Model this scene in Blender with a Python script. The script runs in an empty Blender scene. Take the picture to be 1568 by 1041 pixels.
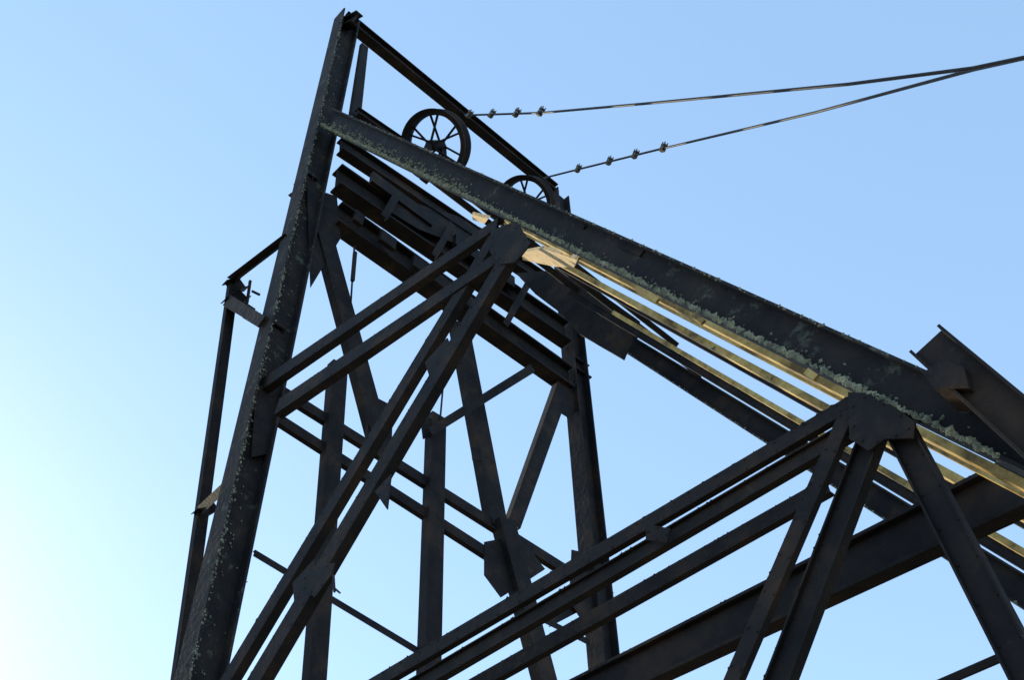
import bpy, math, random, bmesh
from mathutils import Vector, Matrix
random.seed(4)
# ------------------------------------------------------------------
# Mine headframe, built in its own survey coordinates (metres):
#   p = along the incline/truss direction, q = across the portal, z = height
# The empty "mine_headframe" carries those axes into the world.
# ------------------------------------------------------------------
A0=Vector((-4.1632,11.2547,0)); ROT=math.radians(-44)
PX=Vector((1,0,0));PY=Vector((0,1,0));PZ=Vector((0,0,1))
DN=Vector((.8635,0,.5043))
# name  section  plane  p1 q1 z1 p2 q2 z2 (cm)  width1 width2 (mm)  depth/width
T='''
front_column I p 0 6 2775 0 5 -5 561 481 .8
rear_post U p -200 -18 1760 -200 164 -5 201 213 .6
rear_strut L p -200 -27 1774 0 -18 1734 167 158 .5
rear_strut U p -200 2 1712 0 -8 1469 514 443 .5
rear_strut L p -200 32 1202 0 -17 1117 146 130 .5
head_beam I p 0 -4 2767 0 827 2776 473 436 .6
head_post U p 20 58 2649 20 68 2266 216 275 .5
far_column I p 0 837 2756 0 783 -5 524 487 .8
sheave_girder I p 0 75 1893 0 787 1885 727 743 .5
sheave_girder I p 10 57 2015 10 787 2051 735 756 .5
sheave_girder I p 20 45 2127 20 800 2205 513 534 .5
spacer_plate R p 30 132 2073 30 312 2073 398 414 .3
spacer_plate R p 30 384 2067 30 580 2065 419 436 .3
spacer_plate R p 30 264 1877 30 474 1868 370 386 .3
spacer_plate R p 30 103 1891 30 125 1889 360 362 .3
spacer_plate R p 30 172 1885 30 213 1884 364 367 .3
portal_strut U p 0 29 1336 0 732 1293 207 246 .5
portal_strut U p 0 33 1274 0 547 1228 199 226 .5
portal_strut L p 0 43 1016 0 362 978 115 125 .5
portal_post U p 10 130 1464 10 217 -5 321 258 .6
portal_post U p 10 365 1484 10 376 -5 352 312 .6
portal_diagonal U p 0 429 1813 0 532 1307 452 433 .5
portal_diagonal U p 0 759 1841 0 573 1336 395 317 .5
portal_post U p 10 537 1319 10 939 -5 433 309 .6
portal_brace L p 30 624 1788 30 331 1408 202 164 .5
portal_diagonal U p 0 56 1798 0 235 1360 401 397 .5
truss_diagonal U q 560 0 1192 -6 0 695 232 262 .5
truss_diagonal U q 594 0 1126 6 0 600 250 318 .5
lacing_plate R q 455 -6 1046 465 -6 1012 420 420 .05
lacing_plate R q 225 -6 846 236 -6 812 420 420 .05
truss_strut U q 565 0 1203 -14 0 1331 206 290 .5
truss_strut U q 595 0 1126 74 0 1226 208 306 .5
truss_strut U q 907 0 633 0 0 650 121 154 .5
truss_strut I q 898 0 614 0 0 618 142 188 .5
truss_strut U q 787 200 743 0 200 747 172 199 .5
cross_girder I q 1016 150 616 0 150 646 429 328 .4
batter_leg U q 907 0 632 305 0 -5 119 118 .5
batter_leg I q 917 0 606 386 0 -5 173 216 .5
trestle_post I q 927 0 605 956 0 -5 183 164 .5
low_strut L q 916 150 504 0 150 503 56 60 .5
incline_stringer I q 35 0 2172 1306 0 -5 482 248 .6
dump_beam I q 975 -30 617 1010 -30 489 252 259 .5
bearing_beam I p 40 60 2270 40 252 2294 265 278 .6
stub I q 3 0 1952 -60 0 1980 337 345 .7
stub I q -12 0 1326 -54 0 1332 198 201 .7
stub I p -200 2 1789 -200 -27 1752 272 267 .7
stub I p -200 8 1760 -200 -15 1703 303 295 .7
stub I p -200 60 1231 -200 31 1192 184 180 .7
stub I p 0 811 1958 0 865 1963 439 444 .7
stub I q 59 0 2684 -25 0 2764 339 352 .7
tie_rod R p 20 120 1807 20 131 1633 29 27 1
tie_rod R p 20 376 1692 20 365 1468 29 27 1
turnbuckle R p 20 123 1788 20 127 1697 67 65 1
deck_clip R q 766 -10 874 774 -10 856 54 53 .5
deck_clip R q 809 -10 803 816 -10 786 50 49 .5
deck_clip R q 886 -10 672 891 -10 661 54 53 .5
bolt_cluster R q 741 0 985 766 0 943 87 95 .5
bolt_cluster R q 794 0 900 799 0 891 38 38 .5
bolt_cluster R q 836 0 827 840 0 820 40 40 .8
bolt_cluster R q 874 0 757 878 0 751 41 40 .8
bolt_cluster R q 912 0 692 916 0 686 38 37 .8
bolt_cluster R q 553 0 1313 563 0 1295 47 47 .8
bolt_cluster R q 667 0 1114 674 0 1101 40 40 .8
bolt_cluster R q 694 0 1067 700 0 1055 39 38 .8
hanging_bracket R p -190 11 1797 -190 17 1728 49 48 1
hanging_bracket R p -190 8 1723 -190 37 1722 47 38 1
hanging_bracket R p -190 20 1769 -190 39 1772 39 39 1
hanging_bracket R q 293 -10 804 299 -10 779 20 20 1
hanging_bracket R q 292 -10 790 309 -10 773 23 17 1
girder_tie L p 35 200 2062 35 172 1943 189 181 .5
girder_tie L p 35 369 2109 35 317 1932 171 159 .5
girder_tie L p 35 641 2140 35 535 1865 182 163 .5
portal_brace L p 0 857 1314 0 661 1157 153 137 .5
portal_brace L p 0 644 1156 0 768 1158 130 135 .5
'''
ROWS=[]
for i,l in enumerate(T.strip().split('\n')):
    f=l.split(); v=[float(x)/100 for x in f[3:9]]; j=(i%9)*.006
    k=0 if f[2]=='p' else 1
    v[k]+=j; v[k+3]+=j
    ROWS.append([f[0],f[1],f[2]]+v+[float(f[9])/1000,float(f[10])/1000,float(f[11])])
zi=lambda p:22.31-1.7125*p          # centreline of the incline
def inc(name,kind,pl,q,p0,w,kd,dz):
    p1=13.03; ROWS.append([name,kind,pl,p0,q,zi(p0)+dz,p1,q,zi(p1)+dz,w,w,kd])
inc('incline_rail','R','k',.24,3.9,.07,.6,-.17)  # not a rail: bright strip painted as the stringer's sunlit bottom flange
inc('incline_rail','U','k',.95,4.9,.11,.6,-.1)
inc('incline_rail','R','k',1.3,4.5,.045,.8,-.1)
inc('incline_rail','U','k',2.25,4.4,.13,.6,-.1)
inc('inner_stringer','I','q',2.75,3.6,.10,.6,-.05)
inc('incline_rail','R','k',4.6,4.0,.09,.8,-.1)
inc('inner_stringer','I','q',5.6,2.2,.14,.6,-.1)
inc('far_stringer','I','q',8.25,.4,.42,.6,-.26)
# plates: name plane const(m) then in-plane pairs (cm)
PT='''
gusset_plate q -.08 558 1189 603 1163 624 1095 599 1084 572 1104 555 1146
gusset_plate q -.08 908 635 925 621 941 584 936 573 919 584 906 582 897 599
gusset_plate p .1 -6 1915 67 1953 93 1823 70 1724 47 1622
gusset_plate p .1 212 1444 261 1448 266 1340 247 1306 208 1336
gusset_plate p .12 -17 1311 26 1341 34 1257 28 1190 2 1168
gusset_plate p .12 490 1250 581 1310 649 1264 584 1201 529 1149 489 1178
gusset_plate p .12 742 1836 831 1892 806 1797 768 1740 733 1738
gusset_plate p .12 733 1350 819 1375 830 1265 749 1187 712 1221
gusset_plate q -.08 233 843 292 821 288 806 261 791 225 822
gusset_plate p .15 324 1457 389 1489 383 1450 333 1406
gusset_plate q -.08 357 884 383 843 385 892
gusset_plate q -.08 722 628 743 612 738 602 719 615
gusset_plate p .12 406 1774 462 1806 458 1717 422 1679
gusset_plate p .12 458 1463 500 1482 503 1453 461 1431
skip_guide q 6 24 2133 174 2006 253 1869 355 1669 300 1596 200 1755 163 1848 85 1993
bearing_block q -.35 965 591 979 593 988 579 985 564 967 576
dump_plate p .3 194 2062 393 2180 482 2209 459 2091 275 2011 199 2001
'''
PL=[]
for l in PT.strip().split('\n'):
    f=l.split(); k=float(f[2]); x=[float(v)/100 for v in f[3:]]
    PL.append((f[0],f[1],[(k,x[i],x[i+1]) if f[1]=='p' else (x[i],k,x[i+1]) for i in range(0,len(x),2)]))
PL.append(('timber_board','k',[(3.24,2.99,16.52),(5.24,1.32,13.12),(6.22,.80,11.43),(5.56,1.56,12.57),(4.43,2.49,14.50),(2.27,4.08,18.20)]))
PL.append(('timber_board','k',[(3.09,1.86,16.83),(4.10,1.32,15.09),(3.19,2.10,16.65),(2.52,2.42,17.80)]))
WH=[((2.366,1.5,19.801),(.048,-.624,-.78),.759),((2.582,3.939,19.72),(.024,-.69,-.723),.696)]
def z3(p,q,z): return [(a/100,b/100,c/100) for a,b,c in zip(p,q,z)]
ROPES=[z3([329,534,747,990,1097,1151,2106],[150]*7,[1986,1723,1469,1182,1064,1015,150]),
 z3([320,424,643,921,1097,1152,1900],[394,382,347,265,172,160,1],[2018,1918,1693,1352,1091,1027,150]),
 z3([341,406,472,530],[150]*4,[1970,1886,1802,1729]),
 z3([424,510,577,643],[382,371,359,347],[1918,1833,1763,1693])]
# ---------------- materials
def nd(nt,t,**k):
    n=nt.nodes.new(t)
    for q,v in k.items(): setattr(n,q,v)
    return n
def mat(n,cols,scale,rough=.85,bump=.3,pat=None,pat2=None):
    m=bpy.data.materials.new(n); m.use_nodes=True; nt=m.node_tree; b=nt.nodes['Principled BSDF']; b.inputs['Roughness'].default_value=rough; b.inputs['Specular IOR Level'].default_value=.25
    tc=nd(nt,'ShaderNodeTexCoord'); nz=nd(nt,'ShaderNodeTexNoise'); nz.inputs['Scale'].default_value=scale; nz.inputs['Detail'].default_value=8; nz.inputs['Roughness'].default_value=.65
    nt.links.new(tc.outputs['Object'],nz.inputs['Vector'])
    r=nd(nt,'ShaderNodeValToRGB'); nt.links.new(nz.outputs['Fac'],r.inputs[0])
    e=r.color_ramp.elements
    e[0].position=.35; e[0].color=(*cols[0],1); e[1].position=.68; e[1].color=(*cols[-1],1)
    for i,cc in enumerate(cols[1:-1]):
        x=e.new(.35+.33*(i+1)/(len(cols)-1)); x.color=(*cc,1)
    out=r.outputs[0]
    for pt in (pat,pat2):
        if not pt: continue
        n2=nd(nt,'ShaderNodeTexNoise'); n2.inputs['Scale'].default_value=pt[1]; n2.inputs['Detail'].default_value=10; n2.inputs['Roughness'].default_value=.75
        nt.links.new(tc.outputs['Object'],n2.inputs['Vector'])
        mr=nd(nt,'ShaderNodeMapRange'); mr.inputs[1].default_value=pt[2]; mr.inputs[2].default_value=pt[2]+.08; nt.links.new(n2.outputs['Fac'],mr.inputs[0])
        mx=nd(nt,'ShaderNodeMixRGB'); mx.inputs[2].default_value=(*pt[0],1); nt.links.new(mr.outputs[0],mx.inputs[0]); nt.links.new(out,mx.inputs[1]); out=mx.outputs[0]
    nt.links.new(out,b.inputs['Base Color'])
    bp=nd(nt,'ShaderNodeBump'); bp.inputs['Strength'].default_value=bump; bp.inputs['Distance'].default_value=.02
    n3=nd(nt,'ShaderNodeTexNoise'); n3.inputs['Scale'].default_value=scale*6; n3.inputs['Detail'].default_value=6; nt.links.new(tc.outputs['Object'],n3.inputs['Vector'])
    nt.links.new(n3.outputs['Fac'],bp.inputs['Height']); nt.links.new(bp.outputs[0],b.inputs['Normal'])
    return m
steel=mat('weathered_steel',[(.011,.010,.012),(.022,.018,.017),(.055,.034,.023)],1.5,.85,.5,((.065,.058,.050),5.0,.63),((.09,.045,.022),2.2,.66))
patina=mat('steel_with_lichen_patina',[(.014,.013,.015),(.026,.022,.021),(.05,.037,.028)],1.6,.85,.5,((.10,.105,.08),3.0,.57),((.16,.165,.12),9.0,.64))
railm=mat('ochre_sunlit_rail',[(.16,.10,.035),(.50,.33,.10),(.72,.53,.20)],3,.7,.3,((.05,.035,.02),4,.6))  # ochre steel with sunlit brightness in the colour; dark patches break the lit stretches
lich=mat('lichen_crust',[(.12,.125,.09),(.24,.245,.165),(.46,.42,.26)],9,.95,.6)
timber=mat('bleached_timber',[(.34,.24,.12),(.55,.42,.24),(.65,.54,.36)],6,.9,.3,((.12,.08,.05),5,.6))
cable=mat('steel_cable',[(.02,.02,.022),(.05,.045,.04)],20,.5,.2)
clipm=mat('galvanised_clip',[(.05,.045,.035),(.25,.2,.12)],12,.6,.2)
concrete=mat('concrete',[(.25,.24,.22),(.38,.36,.33)],3,.9,.3)
dirt=mat('dry_ground',[(.09,.075,.05),(.16,.13,.09),(.10,.11,.05)],.4,1,.6)
sheet=mat('corrugated_sheet',[(.12,.11,.1),(.2,.12,.08)],1.5,.6,.2)
# ---------------- helpers
root=bpy.data.objects.new('mine_headframe',None); bpy.context.collection.objects.link(root)
root.location=A0; root.rotation_euler=(0,0,ROT)
def obj(n,V,Fc,m,parent=root,place=False):
    me=bpy.data.meshes.new(n); me.from_pydata([tuple(v) for v in V],[],Fc)
    bm=bmesh.new(); bm.from_mesh(me); bmesh.ops.recalc_face_normals(bm,faces=bm.faces); bm.to_mesh(me); bm.free()
    me.materials.append(m)
    o=bpy.data.objects.new(n,me); bpy.context.collection.objects.link(o)
    if place: o.location=A0; o.rotation_euler=(0,0,ROT)
    if parent: o.parent=parent
    return o
SEC={'I':[(.42,.5,-.5,.5),(-.5,-.42,-.5,.5),(-.42,.42,-.06,.06)],'U':[(-.5,.5,-.5,-.38),(.42,.5,-.38,.5),(-.5,-.42,-.38,.5)],'L':[(-.5,.5,-.5,-.38),(-.5,-.38,-.38,.5)],'R':[(-.5,.5,-.5,.5)]}
NV={'p':-PX,'q':PY,'k':DN}
def frame(r):
    e1=Vector(r[3:6]); e2=Vector(r[6:9]); N=NV[r[2]]; ax=(e2-e1).normalized(); wd=N.cross(ax).normalized(); dd=ax.cross(wd)
    if dd.dot(N)<0: dd=-dd
    return e1,e2,ax,wd,dd
def prism(V,Fc,c4a,c4b):
    b=len(V); V+=c4a+c4b
    Fc+=[(b,b+1,b+2,b+3),(b+4,b+7,b+6,b+5)]+[(b+k,b+4+k,b+4+(k+1)%4,b+(k+1)%4) for k in range(4)]
Q4=((-1,-1),(1,-1),(1,1),(-1,1))
def rivet(V,Fc,P,n,r):
    u=n.orthogonal().normalized(); v=n.cross(u); b=len(V)
    for s,h in ((1,0),(.6,.6)):
        for k in range(6):
            t=k*math.pi/3; V.append(P+(u*math.cos(t)+v*math.sin(t))*r*s+n*r*h)
    for k in range(6): Fc.append((b+k,b+(k+1)%6,b+6+(k+1)%6,b+6+k))
    Fc.append(tuple(b+6+k for k in range(6)))
def crust(n,r,side,dside,dens,size,t0,t1,spread,m=None):
    e1,e2,ax,wd,dd=frame(r); w1,w2,kd=r[9:12]; L=(e2-e1).length
    V=[];Fc=[]
    ph=random.random()*9
    for i in range(int(L*(t1-t0)*dens)):
        t=t0+(t1-t0)*random.random()
        cl=.5+.5*math.sin(t*L*2.1+ph)*math.sin(t*L*5.3+1)+.35*math.sin(t*L*13)
        if random.random()>.35+.6*cl: continue
        w=w1+(w2-w1)*t; e=e1.lerp(e2,t)
        P=e+wd*w*(side*(.5-abs(random.gauss(0,spread))))+dd*w*kd*dside*.5
        s=size*random.uniform(.4,1.3)*(w/w1)**.5
        b=len(V)
        for q in ((1,0,0),(-1,0,0),(0,1,0),(0,-1,0),(0,0,1),(0,0,-1)):
            V.append(P+(ax*q[0]*random.uniform(.6,1.6)+wd*q[1]*random.uniform(.5,1.1)+dd*q[2]*random.uniform(.3,.7))*s)
        for f in ((0,2,4),(2,1,4),(1,3,4),(3,0,4),(2,0,5),(1,2,5),(3,1,5),(0,3,5)): Fc.append(tuple(b+k for k in f))
    return obj(n,V,Fc,m or lich)
# ---------------- steelwork
for r in ROWS:
    n,kind=r[:2]; e1,e2,ax,wd,dd=frame(r); w1,w2,kd=r[9:12]; L=(e2-e1).length
    V=[];Fc=[]
    for (a1,a2,b1,b2) in SEC[kind]:
        prism(V,Fc,*[[e+wd*w*s+dd*w*kd*t for (s,t) in ((a1,b1),(a2,b1),(a2,b2),(a1,b2))] for e,w in ((e1,w1),(e2,w2))])
    if kind in 'IU' and min(w1,w2)>.1 and L>1.5 and 'rail' not in n and 'stringer' not in n:
        k=int(L/.26)
        for i in range(k):
            t=(i+.5)/k; w=w1+(w2-w1)*t
            for s in (-.34,.34):
                rivet(V,Fc,e1.lerp(e2,t)+wd*w*s+dd*w*kd*(-.06 if kind=='I' else -.5),-dd,.012)
    m=steel
    if n in('incline_stringer','front_column'): m=patina
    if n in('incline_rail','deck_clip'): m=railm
    obj(n,V,Fc,m)
    lo=1 if wd.z<0 else -1
    if n=='incline_stringer':
        crust('lichen_growth',r,lo,-1,190,.032,0,.75,.04)
        crust('lichen_growth',r,lo,-.15,160,.032,0,.38,.2)
        crust('lichen_growth',r,lo,-.15,60,.02,.38,.75,.14)
        crust('lichen_growth',r,-lo,-1,30,.018,.1,.75,.03)
    if n=='front_column':
        side=1 if wd.y<0 else -1
        crust('lichen_growth',r,side,-1,60,.02,0.02,.9,.06)
        crust('lichen_growth',r,side,-.2,30,.02,0.02,.9,.3)
    if n=='far_stringer': crust('lichen_growth',r,lo,-1,25,.02,.1,.7,.03)
    if n in('truss_diagonal','batter_leg','cross_girder') or (n=='truss_strut' and L>4): crust('rust_scale',r,-lo,-1,14,.012,0,1,.02,steel)
for p,q1,q2,h in ((2.0,.1,8.1,.07),(3.4,.1,8.1,.07),(4.5,.3,5.5,.05),(6.4,.3,2.2,.03),(8.3,.3,2.2,.03),(10.2,.1,8.1,.06)):
    V=[];Fc=[]; z=zi(p)
    ax=Vector((.5043,0,-.8635))
    prism(V,Fc,*[[Vector((p,y,z))+DN*(.12+b*h)+ax*a_*h for a_,b in Q4] for y in (q1,q2)])
    obj('deck_tie',V,Fc,steel)
for n,pl,pts in PL:
    N=NV[pl]; th={'skip_guide':.12,'timber_board':.06,'bearing_block':.3}.get(n,.02)
    P=[Vector(p) for p in pts]; k=len(P); V=P+[p+N*th for p in P]
    Fc=[tuple(range(k)),tuple(range(2*k-1,k-1,-1))]+[(i,(i+1)%k,k+(i+1)%k,k+i) for i in range(k)]
    if n=='gusset_plate':
        cen=sum(P,Vector())/k
        for i in range(k):
            A,B=P[i],P[(i+1)%k]; m_=max(1,int((B-A).length/.18))
            for s in range(m_): rivet(V,Fc,A.lerp(B,(s+.5)/m_).lerp(cen,.16),-N,.013)
    obj(n,V,Fc,timber if n=='timber_board' else steel)
# ---------------- sheaves
for Wc,Nl,R in WH:
    Wc=Vector(Wc);N=Vector(Nl).normalized(); q=N.to_track_quat('Z','Y').to_matrix()
    X=q@PX;Y=q@PY
    def P(r,t,z): return Wc+X*r*math.cos(t)+Y*r*math.sin(t)+N*z
    V=[];Fc=[]; S=64; hw=R*.21
    prof=[(R,-hw),(R,-hw*.7),(R*.93,0),(R,hw*.7),(R,hw),(R*.85,hw*.8),(R*.82,0),(R*.85,-hw*.8)]
    for i in range(S):
        for (r,z) in prof: V.append(P(r,i*2*math.pi/S,z))
    k=len(prof)
    for i in range(S):
        for j in range(k): Fc.append((i*k+j,i*k+(j+1)%k,((i+1)%S)*k+(j+1)%k,((i+1)%S)*k+j))
    sh=obj('sheave_wheel',V,Fc,steel,None,True)
    V=[];Fc=[];g=R*.026
    for i in range(12):
        t=i*math.pi/6+.2; z0=hw*1.5*(1 if i%2 else -1)
        A_=P(R*.1,t,z0);B_=P(R*.87,t+(.12 if i%2 else -.12),0); Tt=-X*math.sin(t)+Y*math.cos(t)
        prism(V,Fc,*[[e+Tt*s*g+N*u*g for s,u in Q4] for e in (A_,B_)])
    for (rr,z0,z1) in ((R*.15,-hw*1.6,hw*1.6),(R*.06,-R*.5,R*.5)):
        b=len(V)
        for z in (z0,z1):
            for i in range(16): V.append(P(rr,i*math.pi/8,z))
        Fc+=[tuple(b+i for i in range(16)),tuple(b+31-i for i in range(16))]+[(b+i,b+(i+1)%16,b+16+(i+1)%16,b+16+i) for i in range(16)]
    obj('spokes_and_hub',V,Fc,steel,sh)
    V=[];Fc=[]
    for s in (-1,1):
        Tp=Wc+N*R*.45*s; B=Vector((Tp.x,Tp.y,Tp.z-1.7*R))
        prism(V,Fc,*[[e+PX*x1*h+PY*y1*h for x1,y1 in Q4] for e,h in((Tp,R*.07),(B,R*.12))])
    obj('bearing_pedestal',V,Fc,steel,sh)
# ---------------- ropes
for i in (0,1):
    cu=bpy.data.curves.new('hoist_rope','CURVE'); cu.dimensions='3D'; cu.bevel_depth=.021; cu.bevel_resolution=3
    sp=cu.splines.new('POLY'); P=ROPES[i]; sp.points.add(len(P)-1)
    for k,p in enumerate(P): sp.points[k].co=(*p,1)
    cu.materials.append(cable)
    ro=bpy.data.objects.new('hoist_rope',cu); bpy.context.collection.objects.link(ro); ro.location=A0; ro.rotation_euler=(0,0,ROT)
    V=[];Fc=[]
    ax=(Vector(P[1])-Vector(P[0])).normalized(); up=PZ-ax*ax.z; up.normalize(); sd=ax.cross(up)
    def box(c_,l,h,d): prism(V,Fc,*[[c_+ax*x1*l+up*s*h+sd*t*d for s,t in Q4] for x1 in(-1,1)])
    for p in ROPES[2+i]:
        p=Vector(p)
        box(p-up*.02,.05,.04,.04)
        for x1 in(-1,1):
            for s in (-1,1): box(p+ax*.035*x1+up*.06+sd*s*.03,.008,.06,.008)
        box(p+up*.07,.055,.01,.04)
    obj('cable_clips',V,Fc,clipm,ro)
# ---------------- footings, ground, hoist house
V=[];Fc=[]
for i,r in enumerate(ROWS):
    if r[8]<.1:
        x,y=r[6],r[7]; h=.5
        prism(V,Fc,*[[Vector((x+s*h,y+t*h,z+i*.004)) for s,t in Q4] for z in(-.3,.2)])
obj('concrete_footings',V,Fc,concrete)
V=[];Fc=[];n=60
def gx(i):
    u=(i/n)*2-1; return math.copysign(abs(u)**3*6000+abs(u)*40,u)
for i in range(n+1):
    for j in range(n+1):
        x,y=gx(i),gx(j); r=math.hypot(x,y); V.append((x,y,(0 if r<60 else math.sin(x*.004)*math.cos(y*.005)*min(20,(r-60)*.02))+random.uniform(-.02,.02)*(r>20)))
for i in range(n):
    for j in range(n): b=i*(n+1)+j; Fc.append((b,b+n+1,b+n+2,b+1))
obj('ground',V,Fc,dirt,None)
Wm=Matrix.Translation(A0)@Matrix.Rotation(ROT,4,'Z'); hp=Wm@Vector((23.8,.8,0))
V=[];hx,hy,hh=3,2.4,2.6
pr=[(-hy,0),(hy,0),(hy,hh),(0,hh+1.2),(-hy,hh)]
for x in(-hx,hx):
    for y,z in pr: V.append(Vector((x,y,z)))
Fc=[(0,1,2,3,4),(9,8,7,6,5)]+[(i,5+i,5+(i+1)%5,(i+1)%5) for i in range(5)]
hb=obj('hoist_house',V,Fc,sheet,None); hb.location=hp; hb.rotation_euler=(0,0,ROT)
V=[];Fc=[]
prism(V,Fc,*[[Vector((x,s*.5,1+t)) for s,t in Q4] for x in(-hx-.04,-hx+.05)])
obj('door',V,Fc,steel,hb)
# ---------------- camera and light
cam=bpy.data.cameras.new('camera'); cam.sensor_width=36; cam.lens=34.439; cam.clip_end=20000
co=bpy.data.objects.new('camera',cam); bpy.context.collection.objects.link(co)
co.location=(0,0,1.6); co.rotation_euler=(2.4114,.0313,.0349)
bpy.context.scene.camera=co
SEL,SAZ=math.radians(24),math.radians(-46)
w=bpy.data.worlds.new('World'); bpy.context.scene.world=w; w.use_nodes=True
nt=w.node_tree; s=nt.nodes.new('ShaderNodeTexSky'); s.sky_type='NISHITA'; s.sun_disc=False; s.sun_elevation=SEL; s.sun_rotation=SAZ
s.dust_density=.32; s.air_density=1.0; s.ozone_density=1.5
ad=nt.nodes.new('ShaderNodeMixRGB'); ad.blend_type='ADD'; ad.inputs[0].default_value=1; ad.inputs[2].default_value=(1.75,2.8,4.2,1)
nt.links.new(s.outputs[0],ad.inputs[1]); nt.links.new(ad.outputs[0],nt.nodes['Background'].inputs[0]); nt.nodes['Background'].inputs[1].default_value=.15
Ls=bpy.data.lights.new('sun','SUN'); Ls.energy=5; Ls.angle=math.radians(.5); Ls.color=(1,.88,.64)
lo=bpy.data.objects.new('sun',Ls); bpy.context.collection.objects.link(lo)
sd=Vector((math.sin(SAZ)*math.cos(SEL),math.cos(SAZ)*math.cos(SEL),math.sin(SEL)))
lo.rotation_euler=sd.to_track_quat('Z','Y').to_euler()
bpy.context.scene.view_settings.view_transform='Standard'
bpy.context.scene.view_settings.look='None'
